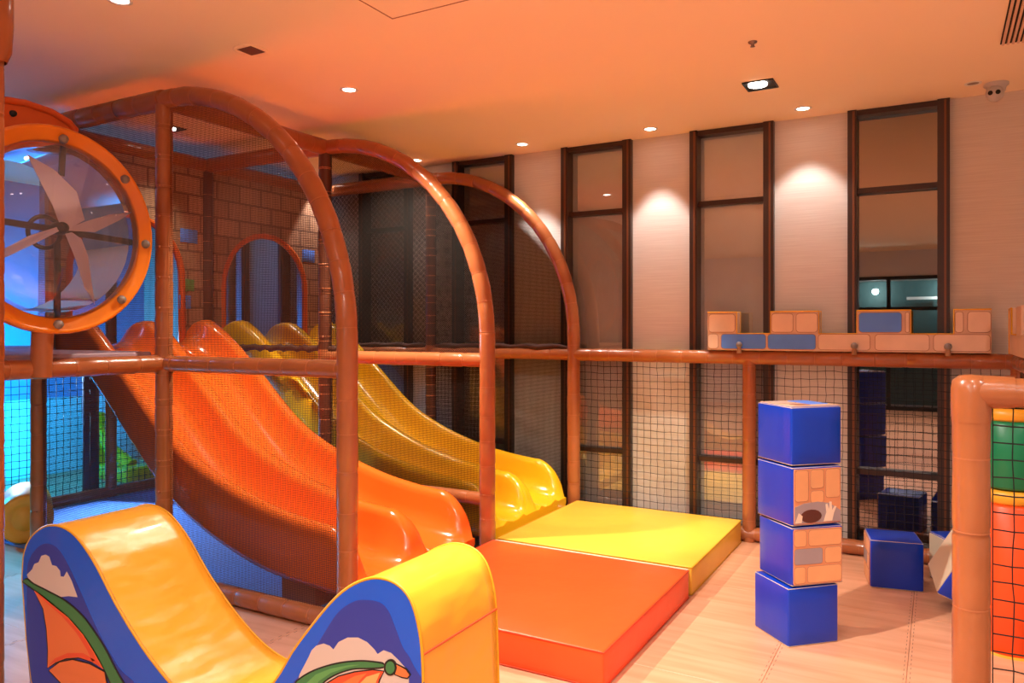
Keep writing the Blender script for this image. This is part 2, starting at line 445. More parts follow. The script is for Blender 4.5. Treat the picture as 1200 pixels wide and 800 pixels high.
# foam tiles of the floor
SX = [-7.6, -6.6, -5.6, -4.62, -3.62, -2.62, -1.615, -0.615, -0.113, 0.887, 1.9, 3.0]
SY = [-4.2, -3.0, -2.0, -1.0, 0.0, 1.0, 2.0, 3.05, 4.2, 5.33]
tile_cache = {}
for i in range(len(SX)-1):
    for j in range(len(SY)-1):
        w = SX[i+1]-SX[i]; h = SY[j+1]-SY[j]; g = 0.0006
        b = MB(); z0, z1 = -0.012, 0.0; e = 0.0015
        vs = [(g,g,z0),(w-g,g,z0),(w-g,h-g,z0),(g,h-g,z0),(g,g,z1-e),(w-g,g,z1-e),(w-g,h-g,z1-e),(g,h-g,z1-e),(g+e,g+e,z1),(w-g-e,g+e,z1),(w-g-e,h-g-e,z1),(g+e,h-g-e,z1)]
        b.add(vs, [(0,3,2,1),(0,1,5,4),(1,2,6,5),(2,3,7,6),(3,0,4,7),(4,5,9,8),(5,6,10,9),(6,7,11,10),(7,4,8,11),(8,9,10,11)])
        key = (round(w, 3), round(h, 3))
        if key in tile_cache:
            o = bpy.data.objects.new('floor_tile', tile_cache[key]); COL.objects.link(o); o.parent = fl
        else:
            o = link_mesh('floor_tile', b, M['floor'], fl); tile_cache[key] = o.data
        o.location = (SX[i], SY[j], 0)
# interlocking teeth of the tile joints (two rows of short dashes)
b = MB()
for x in SX[3:10]:
    for s in (-0.012, 0.012):
        y = 0.6 + (0 if s < 0 else 0.024)
        while y < 5.1:
            b.box((x+s-0.0012, y, -0.001), (x+s+0.0012, y+0.02, 0.0006)); y += 0.048
jo = link_mesh('tile_joint', b, M['seamf'], fl); jo['kind'] = 'stuff'

b = MB(); b.box((XL-0.2, YB-0.2, CEI), (XR+0.2, YW+0.4, CEI+0.12)); ceil = struct('ceiling', b, M['ceil'])
def box_struct(name, a, c, m): q = MB(); q.box(a, c); return struct(name, q, m)
WX = [(-0.507, 0.059), (-1.528, -0.961), (-2.528, -1.963), (-3.528, -2.96), (-4.528, -3.96), (-5.528, -4.96), (-6.528, -5.96)]
# window wall: piers between window bays
b = MB(); edges = [XL] + [e for w in sorted(WX) for e in w] + [XR]
for k in range(0, len(edges), 2): b.box((edges[k], YW, 0), (edges[k+1], YW+0.2, CEI))
b.box((XL, YW+0.19, 0), (XR, YW+0.3, CEI))
struct('wall_back', b, M['wallpaper'])
box_struct('wall_left', (XL-0.15, YB, 0), (XL, YW, CEI), M['wallb'])
box_struct('wall_right', (XR, YB, 0), (XR+0.15, YW, CEI), M['wallp'])
b = MB(); b.box((XL, YB-0.15, 0), (-1.6, YB, CEI)); b.box((1.6, YB-0.15, 0), (XR, YB, CEI)); b.box((-1.6, YB-0.15, 2.35), (1.6, YB, CEI)); b.box((-1.6, YB-0.8, 0), (1.6, YB-0.7, 2.35))
struct('wall_front', b, M['wallp'])
# glazed partition behind the photographer (seen only in the window reflections)
b = MB()
for x in (-1.6, -0.8, 0.0, 0.8, 1.54): b.box((x, YB-0.08, 0), (x+0.06, YB+0.02, 2.35))
for z in (0, 1.1, 1.75, 2.29): b.box((-1.6, YB-0.08, z), (1.6, YB+0.02, z+0.06))
wf = struct('window_8', b, M['hole'])
b = MB(); b.box((-1.6, YB-0.69, 0.05), (1.6, YB-0.65, 2.3)); link_mesh('backdrop_panel', b, M['teal'], wf)
b = MB()
for x, z in ((-1.3, 1.5), (-0.5, 1.95), (0.3, 1.45), (1.0, 1.9), (-0.9, 1.2)): b.box((x, YB-0.5, z), (x+0.5, YB-0.45, z+0.05))
link_mesh('shelf_panel', b, M['wallp'], wf)
for n, (x0, x1) in enumerate(WX):
    # bronze window: frame proud of the wall, glass set back
    b = MB(); f = 0.052; y0, y1 = YW-0.045, YW+0.10
    b.box((x0, y0, 0.0), (x0+f, y1, CEI-0.002)); b.box((x1-f-0.014, y0, 0.0), (x1, y1, CEI-0.002)); b.box((x0+f, y0+0.02, CEI-0.035), (x1-f-0.014, y1, CEI-0.002)); b.box((x0+f, y0+0.02, 0), (x1-f-0.014, y1, 0.06))
    w = struct('window_%d' % (n+1), b, M['dark'])
    c = MB(); c.box((x0+f*0.55, y0-0.006, 0.02), (x0+f*0.8, y0+0.001, CEI-0.01)); c.box((x1-0.03, y0-0.006, 0.02), (x1-0.018, y0+0.001, CEI-0.01)); link_mesh('edge_trim', c, M['copper'], w)
    for z in (0.501, 2.289):
        c = MB(); c.box((x0+f, y0+0.045, z-0.017), (x1-f-0.014, y1, z+0.017)); link_mesh('crossbar', c, M['dark'], w)
    for z0, z1 in ((0.06, 0.484), (0.518, 2.272), (2.306, CEI-0.035)):
        c = MB(); c.add([(x0+f, YW+0.055, z0), (x1-f-0.014, YW+0.055, z0), (x1-f-0.014, YW+0.055, z1), (x0+f, YW+0.055, z1)], [(0, 1, 2, 3)]); link_mesh('pane', c, M['pane'] if n == 0 else M['pane_clear'], w)
    c = MB(); c.box((x0+f, YW+0.065, 0.06), (x1-f-0.014, YW+0.08, CEI-0.03)); link_mesh('blind', c, M['blind2'] if n in (0,) else M['blind'], w)
# ceiling details
c = MB(); h0 = onz(461, 22, CEI); X0, Y0 = h0[0], h0[1]; s = 0.6; g = 0.006
for a, d in (((X0-g, Y0-s, 0), (X0, Y0, 0)), ((X0-g, Y0-g, 0), (X0+s, Y0, 0)), ((X0+s-g, Y0-s, 0), (X0+s, Y0, 0)), ((X0, Y0-s-g, 0), (X0+s, Y0-s, 0))):
    c.box((a[0], a[1], CEI-0.0015), (d[0], d[1], CEI+0.002))
link_mesh('access_hatch_joint', c, M['line'], ceil)

# left play zone behind the frame: padded wall, blue carpet
b = MB()
wl_pad = thing('wall_padding', 'cyan lit padded wall strip low behind the net at far left', 'wall padding', (XL+0.03, 3.2, 0))
for k in range(6):
    b = MB(); y = 1.0 + k*0.72; b.rbox((XL+0.002, y+0.004, 0.0), (XL+0.06, y+0.716, 0.74), 0.012, 0.006, 2); part('pad', b, M['padw'], wl_pad)
b = MB(); b.rbox((-6.03, 2.74, 0.0), (-2.62, 5.12, 0.012), 0.004, 0, 2)
single('carpet', b, M['bluem'], 'blue carpet under the slides inside the net', 'carpet')

# ------------------------------------------------------------------ recessed lamps
def downlight(x, y, energy, label, lit=True, size=1.25, col=(1.0, 0.80, 0.62), r=0.036, group=None, blend=0.35, tgt=None):
    t = thing('ceiling_light', label, 'light', (x, y, CEI-0.001), group)
    b = MB(); b.lathe([(r*1.45, 0.0), (r*1.45, -0.003), (r*1.1, -0.004), (r, 0.0)], (x, y, CEI), n=24); part('trim_ring', b, M['white'], t)
    b = MB(); b.lathe([(r, -0.001), (r*0.5, -0.0025), (0, -0.003)], (x, y, CEI), n=20); part('lamp_face', b, M['glow'] if lit else M['steel'], t)
    if lit and energy:
        light('downlight_lamp', 'SPOT', (x, y, CEI-0.03), energy, col, tgt or (x, y, 0), spot_size=size, spot_blend=blend, shadow_soft_size=0.03)
    return t
warm = (1.0, 0.93, 0.84); wht = (1.0, 0.97, 0.94)
downlight(-0.747, 5.098, 20, 'lit round ceiling light in front of the wallpaper just left of the right-hand dark window', size=1.4, col=wht)
downlight(-1.75, 5.098, 36, 'lit round ceiling light over the yellow mat, third from the dome camera end', size=1.15, col=wht)
downlight(-2.735, 5.048, 48, 'lit round ceiling light above the smallest orange arch by the wallpaper', size=1.15, col=wht)
downlight(-3.75, 5.098, 75, 'round ceiling light seen through net above the far wall, right one', size=1.15, col=wht)
downlight(-4.75, 5.098, 45, 'round ceiling light seen through net above the far wall, left one', size=1.15, col=wht)
downlight(-2.994, 3.411, 300, 'bright round ceiling light over the orange slide between two arches', size=1.9, col=(1.0, 0.88, 0.72), blend=0.6)
downlight(-3.03, 2.01, 18, 'lit round ceiling light cut by the top left picture edge', size=1.6, col=(1.0, 0.78, 0.58), blend=0.6)
downlight(-1.45, 1.9, 340, 'round ceiling light above the right hump of the rocker', size=0.6, col=(0.95, 1.0, 0.80), blend=0.8)
downlight(-1.45, 2.15, 290, 'round ceiling light aimed at the cube stack, above right hump', size=1.3, col=(1.0, 0.95, 0.86), blend=0.9, tgt=(-0.55, 3.4, 0))
downlight(0.25, 1.9, 30, 'round ceiling light above the open floor', size=1.7, col=warm, blend=0.7)
downlight(0.17, 5.05, 0, 'unlit flat ceiling fitting beside the dome camera', lit=False, r=0.03)
# square gimbal lamps
def squarelight(x, y, label, energy, s=0.062, emis=True, tgt=None):
    t = thing('square_ceiling_light', label, 'light', (x, y, CEI-0.001))
    b = MB()
    b.box((x-s, y-s, CEI-0.004), (x+s, y+s, CEI-0.001)); part('housing', b, M['hole'], t)
    b = MB()
    for q in ((-s, -s, s, -s+0.006), (-s, s-0.006, s, s), (-s, -s, -s+0.006, s), (s-0.006, -s, s, s)): b.box((x+q[0], y+q[1], CEI-0.008), (x+q[2], y+q[3], CEI-0.003))
    part('frame', b, M['bar'], t)
    b = MB(); b.lathe([(s*0.62, -0.004), (s*0.6, -0.014), (s*0.3, -0.017), (0, -0.018)], (x - s*0.1, y - s*0.35, CEI), n=20); part('lamp', b, M['glow'] if emis else M['white'], t)
    if energy: light('square_lamp', 'SPOT', (x, y, CEI-0.05), energy, (0.97, 1.0, 0.80), tgt or (x, y, 0), spot_size=0.75 if tgt else 1.3, spot_blend=0.7, shadow_soft_size=0.04)
squarelight(-4.625, 3.464, 'square ceiling light glowing behind the net under the first arch', 35)
squarelight(-0.887, 4.483, 'black square recessed lamp on the ceiling above the wallpaper strip', 230, 0.085, tgt=(-1.9, 4.75, 0.1))
t = thing('recessed_speaker', 'round flush ceiling fitting with a square insert, unlit, above first arch', 'ceiling fitting', (-3.003, 2.693, CEI-0.001))
b = MB(); b.lathe([(0.085, 0), (0.085, -0.003), (0.075, -0.004), (0.07, -0.001)], (-3.003, 2.693, CEI), n=28); part('rim', b, M['ceil'], t)
b = MB(); b.box((-3.05, 2.65, CEI-0.003), (-2.955, 2.74, CEI-0.0008)); part('insert', b, M['copper'], t)
b = MB(); b.lathe([(0.022, 0), (0.02, -0.006), (0.008, -0.01), (0.008, -0.022), (0.012, -0.024), (0, -0.026)], (-0.788, 3.802, CEI), n=16)
single('sprinkler', b, M['steel'], 'small round sprinkler head on the bare ceiling', 'sprinkler')
# slatted air vent at the top right
t = thing('air_vent', 'slatted air vent in the ceiling at top right corner', 'vent', (0.5, 4.1, CEI-0.001))
b = MB(); b.box((0.262, 3.4, CEI-0.004), (0.9, 4.42, CEI-0.0005)); part('backing', b, M['hole'], t)
for k in range(30):
    x = 0.268 + k*0.0205; b = MB(); b.box((x, 3.41, CEI-0.014), (x+0.011, 4.41, CEI-0.004)); part('slat', b, M['print_t'], t)
# dome camera
t = thing('security_camera', 'small white dome camera on ceiling at top right by the wall', 'camera', (0.29, 5.15, CEI-0.001))
c0 = Vector((0.285, 5.12, CEI))
b = MB(); b.lathe([(0.062, 0), (0.062, -0.012), (0.05, -0.022), (0.043, -0.05), (0.0, -0.055)], c0, n=28); part('base', b, M['camw'], t)
hd = c0 + Vector((-0.008, -0.025, -0.062)); b = MB(); b.sphere(hd, 0.046, 20); part('head', b, M['camw'], t)
tocam = (Vector((-0.3, 0.6, 1.9)) - hd).normalized()
sd = tocam.cross(Vector((0, 0, 1))).normalized()
for s in (-0.018, 0.018):
    b = MB(); p = hd + tocam*0.040 + sd*s + Vector((0, 0, 0.004)); b.lathe([(0.013, 0), (0.012, 0.006), (0, 0.007)], p, tocam, 16); part('lens', b, M['hole'], t)

# ------------------------------------------------------------------ play frame
X1, X2, X3, X4 = -2.38, -3.68, -4.88, -6.07
Ys = (2.7, 3.95, 5.2); ZT = 2.655; ZR = 1.22; R_ = 0.045
pf = thing('play_frame', 'brown foam-padded pipe frame with three curved arches and fine net', 'play frame', (X2, 3.95, 0))
ARC = []
for k in range(15):
    a = PI/2 * k/14; ARC.append((-3.63 + (X1+3.63)*math.sin(a), 1.36 + (ZT-1.36)*math.cos(a)))
def arch_pts(Y):
    return [(X2, Y, ZT)] + [(x, Y, z) for x, z in ARC] + [(X1, Y, 1.0), (X1, Y, 0.6), (X1, Y, 0.0)]
for Y in Ys:
    foampipe('arch', arch_pts(Y), pf, 0.049)
    foampipe('post', [(X2, Y, 0), (X2, Y, ZT-0.03)], pf, m=M['foam_shade'] if Y > 3 else None)
    foampipe('post', [(X3, Y, 0), (X3, Y, ZT-0.03 if Y > 3 else ZR)], pf, m=M['foam_shade'] if Y > 3 else None)
    foampipe('rail', [(X2, Y, ZR), (X1, Y, ZR)], pf, 0.043)
    foampipe('top_rail', [(X3, Y, ZT), (X2, Y, ZT)], pf, 0.055)
    foampipe('rail', [(X3, Y, ZR), (X2, Y, ZR)], pf, 0.043) if Y > 5 else None
    foampipe('post', [(X4, Y, 0), (X4, Y, ZT-0.03)], pf)
foampipe('top_rail', [(X4, 2.7, ZT), (X3, 2.7, ZT)], pf, 0.055)
foampipe('base_rail', [(X2, 2.7, 0.05), (X1, 2.7, 0.05)], pf)
foampipe('base_rail', [(X3, 2.7, 0.05), (X2, 2.7, 0.05)], pf)
foampipe('low_rail', [(X2, 3.95, 0.38), (X1, 3.95, 0.38)], pf, 0.04)
for X in (X2, X3):
    for a, c in ((2.7, 3.95), (3.95, 5.2)): foampipe('cross_rail', [(X, a, ZT), (X, c, ZT)], pf, 0.054)
for a, c in ((1.45, 2.7), (2.7, 3.95), (3.95, 5.2)):
    foampipe('cross_rail', [(X4, a, 0.05), (X4, c, 0.05)], pf); foampipe('cross_rail', [(X4, a, ZR), (X4, c, ZR)], pf)
foampipe('cross_rail', [(X2, 1.45, ZR), (X2, 2.7, ZR)], pf, 0.047)
foampipe('post', [(X2, 1.45, 0), (X2, 1.45, ZR)], pf)
foampipe('post', [(X4, 1.45, 0), (X4, 1.45, ZT)], pf)
b = MB(); b.rbox((X4-0.04, 1.47, 1.235), (X2-0.05, 2.66, 1.285), 0.01, 0, 2); part('deck', b, M['deckm'], pf)
b = MB(); b.rbox((X4-0.04, 2.662, 1.235), (X3+0.02, 5.2, 1.285), 0.01, 0, 2); part('deck', b, M['deckm'], pf)
# small end caps at the pipe joints
for X in (X1, X2, X3):
    for Y in Ys:
        if X != X1:
            b = MB(); b.lathe([(0.047, 0.0), (0.05, 0.02), (0.047, 0.05), (0.03, 0.058), (0, 0.06)], (X, Y, ZT-0.012), n=16); part('joint_cap', b, M['foam'], pf)
        b = MB(); b.lathe([(0.0485, -0.05), (0.0495, -0.03), (0.0495, 0.03), (0.0485, 0.05)], (X, Y, ZR), n=16); part('joint_sleeve', b, M['foam'], pf)
# fine nets
archpoly = [(X2, ZR)] + [(X1, ZR)] + [(x, z) for x, z in reversed(ARC)] + [(X2, ZT)]
for i, Y in enumerate(Ys):
    to3 = lambda u, v, w, Y=Y: (u, Y + w, v)
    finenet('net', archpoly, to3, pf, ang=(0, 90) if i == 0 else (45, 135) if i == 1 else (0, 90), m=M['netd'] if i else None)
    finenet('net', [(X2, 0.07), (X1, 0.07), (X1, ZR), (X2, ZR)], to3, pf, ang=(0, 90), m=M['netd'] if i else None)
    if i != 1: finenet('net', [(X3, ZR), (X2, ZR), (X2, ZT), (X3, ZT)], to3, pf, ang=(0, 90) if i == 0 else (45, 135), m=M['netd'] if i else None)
finenet('net', [(X3, 0.07), (X2, 0.07), (X2, ZR), (X3, ZR)], lambda u, v, w: (u, 2.7 + w, v), pf)
cordnet('cord_net', 1.45, 5.2, 0.08, 1.2, lambda u, v, w: (X4 + w, u, v), pf, 0.055, 0.005)
ya_, yb_ = onx(99, 400, X4-0.05)[1], onx(117, 400, X4-0.05)[1]
b = MB(); b.rbox((X4-0.09, ya_, 0.06), (X4-0.05, yb_, 1.2), 0.01, 0, 2); part('dark_pad', b, M['padn'], pf)
# gathered net bundle lying along the middle rails
for Y, xa, xb in ((3.95, X2-0.05, X2+0.10), (5.2, X3+0.3, X1-0.05), (3.95, X3+0.1, X2-0.02)):
    b = MB(); n = 26; pts = [(xa+(xb-xa)*k/n, Y+0.012*math.sin(k*1.3), ZR+0.055+0.008*math.sin(k*2.1)) for k in range(n+1)]
    b.tube(pts, [0.018+0.008*random.random() for _ in pts], 8); part('net_bundle', b, M['finenet'], pf)
# net ties on the inner posts, the rear ones coloured for shade
b = MB()
for X, Y in ((X2, 3.95), (X2, 5.2), (X2, 2.7)):
    for k in range(15):
        z = 0.2 + k*0.165; b.lathe([(0.0462, 0), (0.0475, 0.003), (0.0462, 0.006)], (X, Y, z), n=14); b.sphere((X+0.02, Y-0.045, z+0.002), 0.007, 6)
part('net_ties', b, M['tie'], pf, stuff=True)

# ------------------------------------------------------------------ printed castle panels with arched openings (plane X3)
def castle_panel(y0, y1, oc, ow, oz, label, picks):
    t = thing('castle_panel', label, 'wall panel', (X3, (y0+y1)/2, 1.29))
    z0, z1 = 1.29, ZT-0.05; n = 20
    arc = [(oc + ow*math.cos(PI - PI*k/n), oz + ow*math.sin(PI*k/n)) for k in range(n+1)]
    b = MB(); th = 0.02
    def quad(p, q, r, s):
        f = [(X3-th, *a) for a in (p, q, r, s)]; g = [(X3+th, *a) for a in (p, q, r, s)]
        b.add(f+g, [(0,1,2,3),(7,6,5,4),(0,4,5,1),(1,5,6,2),(2,6,7,3),(3,7,4,0)])
    quad((y0, z0), (oc-ow, z0), (oc-ow, z1), (y0, z1)); quad((oc+ow, z0), (y1, z0), (y1, z1), (oc+ow, z1))
    for k in range(n): quad(arc[k], arc[k+1], (arc[k+1][0], z1), (arc[k][0], z1))
    quad((oc-ow, z0), (oc-ow+0.001, z0), (oc-ow+0.001, oz), (oc-ow, oz))
    part('panel', b, M['brickprint'], t, fix=True)
    b = MB(); b.tube([(X3+0.01, oc-ow, z0)] + [(X3+0.01, *p) for p in arc] + [(X3+0.01, oc+ow, z0)], 0.026, 8); part('arch_trim', b, M['ring2'], t)
    for (y, z, w, h, m) in picks:
        b = MB(); b.rbox((X3+th-0.002, y, z), (X3+th+0.003, y+w, z+h), 0.002, 0, 2); part('printed_brick', b, M[m], t)
castle_panel(2.75, 3.90, 3.30, 0.42, 1.78, 'brick printed panel with arched doorway left of the inner post, behind net', [(3.70, 2.05, 0.15, 0.1, 'brick_b'), (3.69, 1.56, 0.1, 0.1, 'brick_b'), (3.70, 1.69, 0.12, 0.09, 'leafg')])
castle_panel(4.00, 5.15, 4.53, 0.44, 1.74, 'brick printed panel with dark arched doorway in front of far window wall', [(4.93, 2.0, 0.15, 0.11, 'brick_b')])

# ------------------------------------------------------------------ twin slides
def twin_slide(ya, yb, m, label):
    t = thing('twin_slide', label, 'slide', ((X3+X1)/2, (ya+yb)/2, 0))
    bed = catmull([(-4.855, 1.29), (-4.75, 1.285), (-4.6, 1.24), (-4.4, 1.08), (-4.1, 0.80), (-3.78, 0.53), (-3.47, 0.37), (-3.12, 0.255), (-2.85, 0.21), (-2.6, 0.19), (-2.40, 0.165)], 8)
    def hh(x):
        if x > -2.62: return 0.25 * math.sqrt(max(0, 1 - ((x+2.62)/0.2)**2)) + 0.005
        if x < -4.6: return 0.21 * math.sqrt(max(0, 1 - ((-4.6-x)/0.3)**2)) + 0.005
        if x < -4.1: return 0.27 - 0.06 * ((-4.1-x)/0.5)**1.5
        return 0.27 + (-0.02) * max(0, (x+3.1)/0.5)
    W = yb - ya; mid = (ya+yb)/2; lip = 0.10
    # cross section: (y, height fraction of the lip)
    def cs(x):
        h = hh(x); ex = min(1.0, h/0.2)
        k = 1.0 + 0.35*math.exp(-((x+4.62)/0.16)**2)   # lips swell into hoods at the top
        lw = lip*k; rw = 0.13*k; P = []
        P += [(ya+0.02, -0.07), (ya, -0.03)]
        P += [(ya, h*0.55), (ya, h*0.80)]
        for q in range(7):
            a = PI - PI*q/6; P.append((ya+lw*0.45+lw*0.45*math.cos(a), h*(0.80+0.20*math.sin(a))))
        P += [(ya+lw*1.0, h*0.5), (ya+lw*1.3, h*0.18), (ya+lw*1.8, 0.02), (ya+lw*2.6, 0.0)]
        P += [(mid-rw*1.5, 0.0), (mid-rw*1.0, 0.02), (mid-rw*0.72, h*0.25), (mid-rw*0.52, h*0.6)]
        for q in range(7):
            a = PI - PI*q/6; P.append((mid+rw*0.42*math.cos(a), h*(0.78+0.16*math.sin(a))))
        P += [(mid+rw*0.52, h*0.6), (mid+rw*0.72, h*0.25), (mid+rw*1.0, 0.02), (mid+rw*1.5, 0.0)]
        P += [(yb-lw*2.6, 0.0), (yb-lw*1.8, 0.02), (yb-lw*1.3, h*0.18), (yb-lw*1.0, h*0.5)]
        for q in range(7):
            a = PI - PI*q/6; P.append((yb-lw*0.45+lw*0.45*math.cos(a), h*(0.80+0.20*math.sin(a))))
        P += [(yb, h*0.55), (yb, -0.03), (yb-0.02, -0.07)]
        return P
    vs = []; n = None
    for (x, z) in bed:
        c = cs(x); n = len(c); vs += [(x, y, z+dz) for y, dz in c]
    fs = []
    for i in range(len(bed)-1):
        for k in range(n):
            a = i*n+k; q = i*n+(k+1) % n; fs.append((a, q, q+n, a+n))
    b = MB(); b.add(vs, fs, True); b.add(vs[:n], [tuple(range(n))]); b.add(vs[-n:], [tuple(range(n))[::-1]])
    part('slide_body', b, m, t, fix=True)
    b = MB(); b.box((-2.95, ya+0.06, 0.0), (-2.72, yb-0.06, 0.14)); part('foot', b, M['foam'], t)
    b = MB(); b.box((-4.85, ya+0.02, 1.12), (-4.80, yb-0.02, 1.22)); part('top_flange', b, m, t)
    return t
twin_slide(2.79, 3.84, M['orange'], 'glossy orange two-lane slide nearest the camera')
twin_slide(4.05, 5.11, M['yellow'], 'glossy yellow two-lane slide behind the orange one')

# ------------------------------------------------------------------ landing mats
def landing_mat(x0, x1, y0, y1, m, ms, label):
    t = thing('landing_mat', label, 'mat', ((x0+x1)/2, (y0+y1)/2, 0))
    b = MB(); b.rbox((x0, y0, 0), (x1, y1, 0.15), 0.012, 0.004, 6); part('cushion', b, m, t, fix=True)
    r = 0.003
    for z in (0.146, 0.006):
        b = MB(); b.tube([(x0, y0, z), (x1, y0, z), (x1, y1, z), (x0, y1, z), (x0, y0, z)], r, 6); part('piping', b, ms, t)
    return t
c = onz(703, 763, 0.15)
landing_mat(-2.325, -1.137, c[1], 3.925, M['mat_o'], M['seam_o'], 'orange vinyl landing mat at the foot of the orange slide')
landing_mat(-2.325, -1.137, 3.975, 5.135, M['mat_y'], M['seam_y'], 'yellow vinyl landing mat at the foot of the yellow slide')
b = MB(); b.rbox((-2.33, 3.932, 0), (-1.15, 3.968, 0.143), 0.006, 0, 2); single('gap_filler', b, M['cube_c'], 'narrow cream strip between the orange and yellow mats', 'foam strip')

# ------------------------------------------------------------------ boundary fence at the window wall with battlement blocks
YF = 5.2
fe = thing('net_fence', 'low brown padded pipe fence with black square net along window wall', 'fence', (-1.0, YF, 0))
foampipe('top_rail', [(X1, YF, ZR), (0.40, YF, ZR)], fe, 0.046)
foampipe('base_rail', [(X1, YF, 0.05), (0.40, YF, 0.05)], fe, 0.046)
for x in (-1.10, 0.40): foampipe('post', [(x, YF, 0), (x, YF, ZR)], fe, 0.044)
foampipe('top_rail', [(0.40, YF, ZR), (0.40, 3.7, ZR)], fe, 0.046)
foampipe('base_rail', [(0.40, YF, 0.05), (0.40, 3.7, 0.05)], fe, 0.046)
b = MB(); b.sphere((0.40, YF, ZR), 0.06, 16); part('corner_sleeve', b, M['foam'], fe)
cordnet('cord_net', X1+0.04, -1.13, 0.09, 1.19, lambda u, v, w: (u, YF + w, v), fe)
cordnet('cord_net', -1.07, 0.36, 0.09, 1.19, lambda u, v, w: (u, YF + w, v), fe)
cordnet('cord_net', 3.7, YF-0.04, 0.09, 1.19, lambda u, v, w: (0.40 + w, u, v), fe)
# battlement block
YBk = 5.145; TH = 0.11
def bx(px): return ony(px, 387, YBk)[0]
zb, zm, zt = 1.268, 1.378, 1.521
mer = [(829, 863.3), (903, 959.5), (1004, 1067), (1118, 1162)]
bt = thing('battlement_block', 'long brick-printed foam battlement with four merlons on the fence rail', 'foam block', (bx(996), YBk, zb))
poly = [(bx(829), zb), (bx(1162), zb)]
for a, c in reversed(mer): poly += [(bx(c), zt), (bx(a), zt)] if False else []
outline = [(bx(829), zb), (bx(1162), zb), (bx(1162), zt), (bx(1118), zt), (bx(1118), zm), (bx(1067), zm), (bx(1067), zt), (bx(1004), zt), (bx(1004), zm), (bx(959.5), zm), (bx(959.5), zt), (bx(903), zt), (bx(903), zm), (bx(863.3), zm), (bx(863.3), zt), (bx(829), zt)]
b = MB(); b.rbox((bx(829), YBk, zb), (bx(1162), YBk+TH, zm), 0.006, 0.002, 6)
part('base_strip', b, M['print_t'], bt)
for a, c in mer:
    b = MB(); b.rbox((bx(a), YBk, zm-0.01), (bx(c), YBk+TH, zt), 0.006, 0.002, 3); part('merlon', b, M['print_t'], bt)
for off in (0.003, TH-0.003):
    b = MB(); b.tube([(x, YBk+off, z) for x, z in outline[2:]], 0.0055, 6); part('trim', b, M['ylw_trim'], bt)
def rrect(x0, x1, z0, z1, r, n=4):
    P = []
    for cx, cz, a0 in ((x1-r, z1-r, 0), (x0+r, z1-r, 90), (x0+r, z0+r, 180), (x1-r, z0+r, 270)):
        for k in range(n+1):
            a = math.radians(a0 + 90*k/n); P.append((cx+r*math.cos(a), cz+r*math.sin(a)))
    return P
def zpx(x0): return 780 + x0*0.35
bricks = [(143, 176, 0, 't'), (187, 335, 0, 'b'), (343, 502, 0, 'b'), (512, 684, 0, 't'), (702, 882, 0, 't'), (898, 1086, 0, 't'),
          (146, 232, 1, 't'), (356, 426, 1, 't'), (438, 508, 1, 't'), (648, 790, 1, 'b'), (804, 815, 1, 't'), (970, 996, 1, 't'), (1012, 1088, 1, 't')]
for a, c, row, k in bricks:
    x0, x1 = bx(zpx(a)), bx(zpx(c)); z0, z1 = ((zb+0.012, zm-0.004) if row == 0 else (zm+0.012, zt-0.014)); r = min(0.018, (x1-x0)*0.35)
    b = MB(); b.prism(rrect(x0-0.003, x1+0.003, z0-0.003, z1+0.003, r+0.003), lambda p: (p[0], YBk+0.004, p[1]), lambda p: (p[0], YBk-0.0026, p[1]))
    o = part('brick_outline', b, M['line'], bt)
    b = MB(); b.prism(rrect(x0, x1, z0, z1, r), lambda p: (p[0], YBk+0.004, p[1]), lambda p: (p[0], YBk-0.0036, p[1]))
    part('printed_brick', b, M['brick_'+k], bt)
for k, px in enumerate((866, 1001, 1111)):
    p = ony(px, 405, 5.12); t = thing('rail_knob', ('brown ball knob on the fence rail under the leftmost merlon gap', 'brown ball knob on the fence rail under the blue merlon', 'brown ball knob on the fence rail under the rightmost merlon')[k], 'knob', (p[0], 5.125, ZR+0.04), 'knobs on the fence rail')
    b = MB(); b.lathe([(0.016, -0.005), (0.014, 0.02), (0.012, 0.035)], (p[0], 5.125, ZR+0.035), n=14); part('stem', b, M['brass'], t)
    b = MB(); b.sphere((p[0], 5.125, ZR+0.085), 0.021, 14); part('ball', b, M['knob'], t)
# second battlement on the side rail
bt = thing('battlement_block', 'brick-printed foam battlement cut by the right picture edge at fence corner', 'foam block', (0.40, 4.5, zb))
b = MB(); b.rbox((0.345, 3.75, zb), (0.455, 5.08, zm), 0.006, 0.002, 5); part('base_strip', b, M['print_t'], bt)
for a, c in ((4.93, 5.08), (4.4, 4.65), (3.85, 4.12)):
    b = MB(); b.rbox((0.345, a, zm-0.01), (0.455, c, zt), 0.006, 0.002, 3); part('merlon', b, M['print_t'], bt)
b = MB(); b.tube([(0.345, 5.08, zb), (0.345, 5.08, zt), (0.345, 4.93, zt), (0.345, 4.93, zm), (0.345, 4.65, zm)], 0.0045, 6); part('trim', b, M['ylw_trim'], bt)

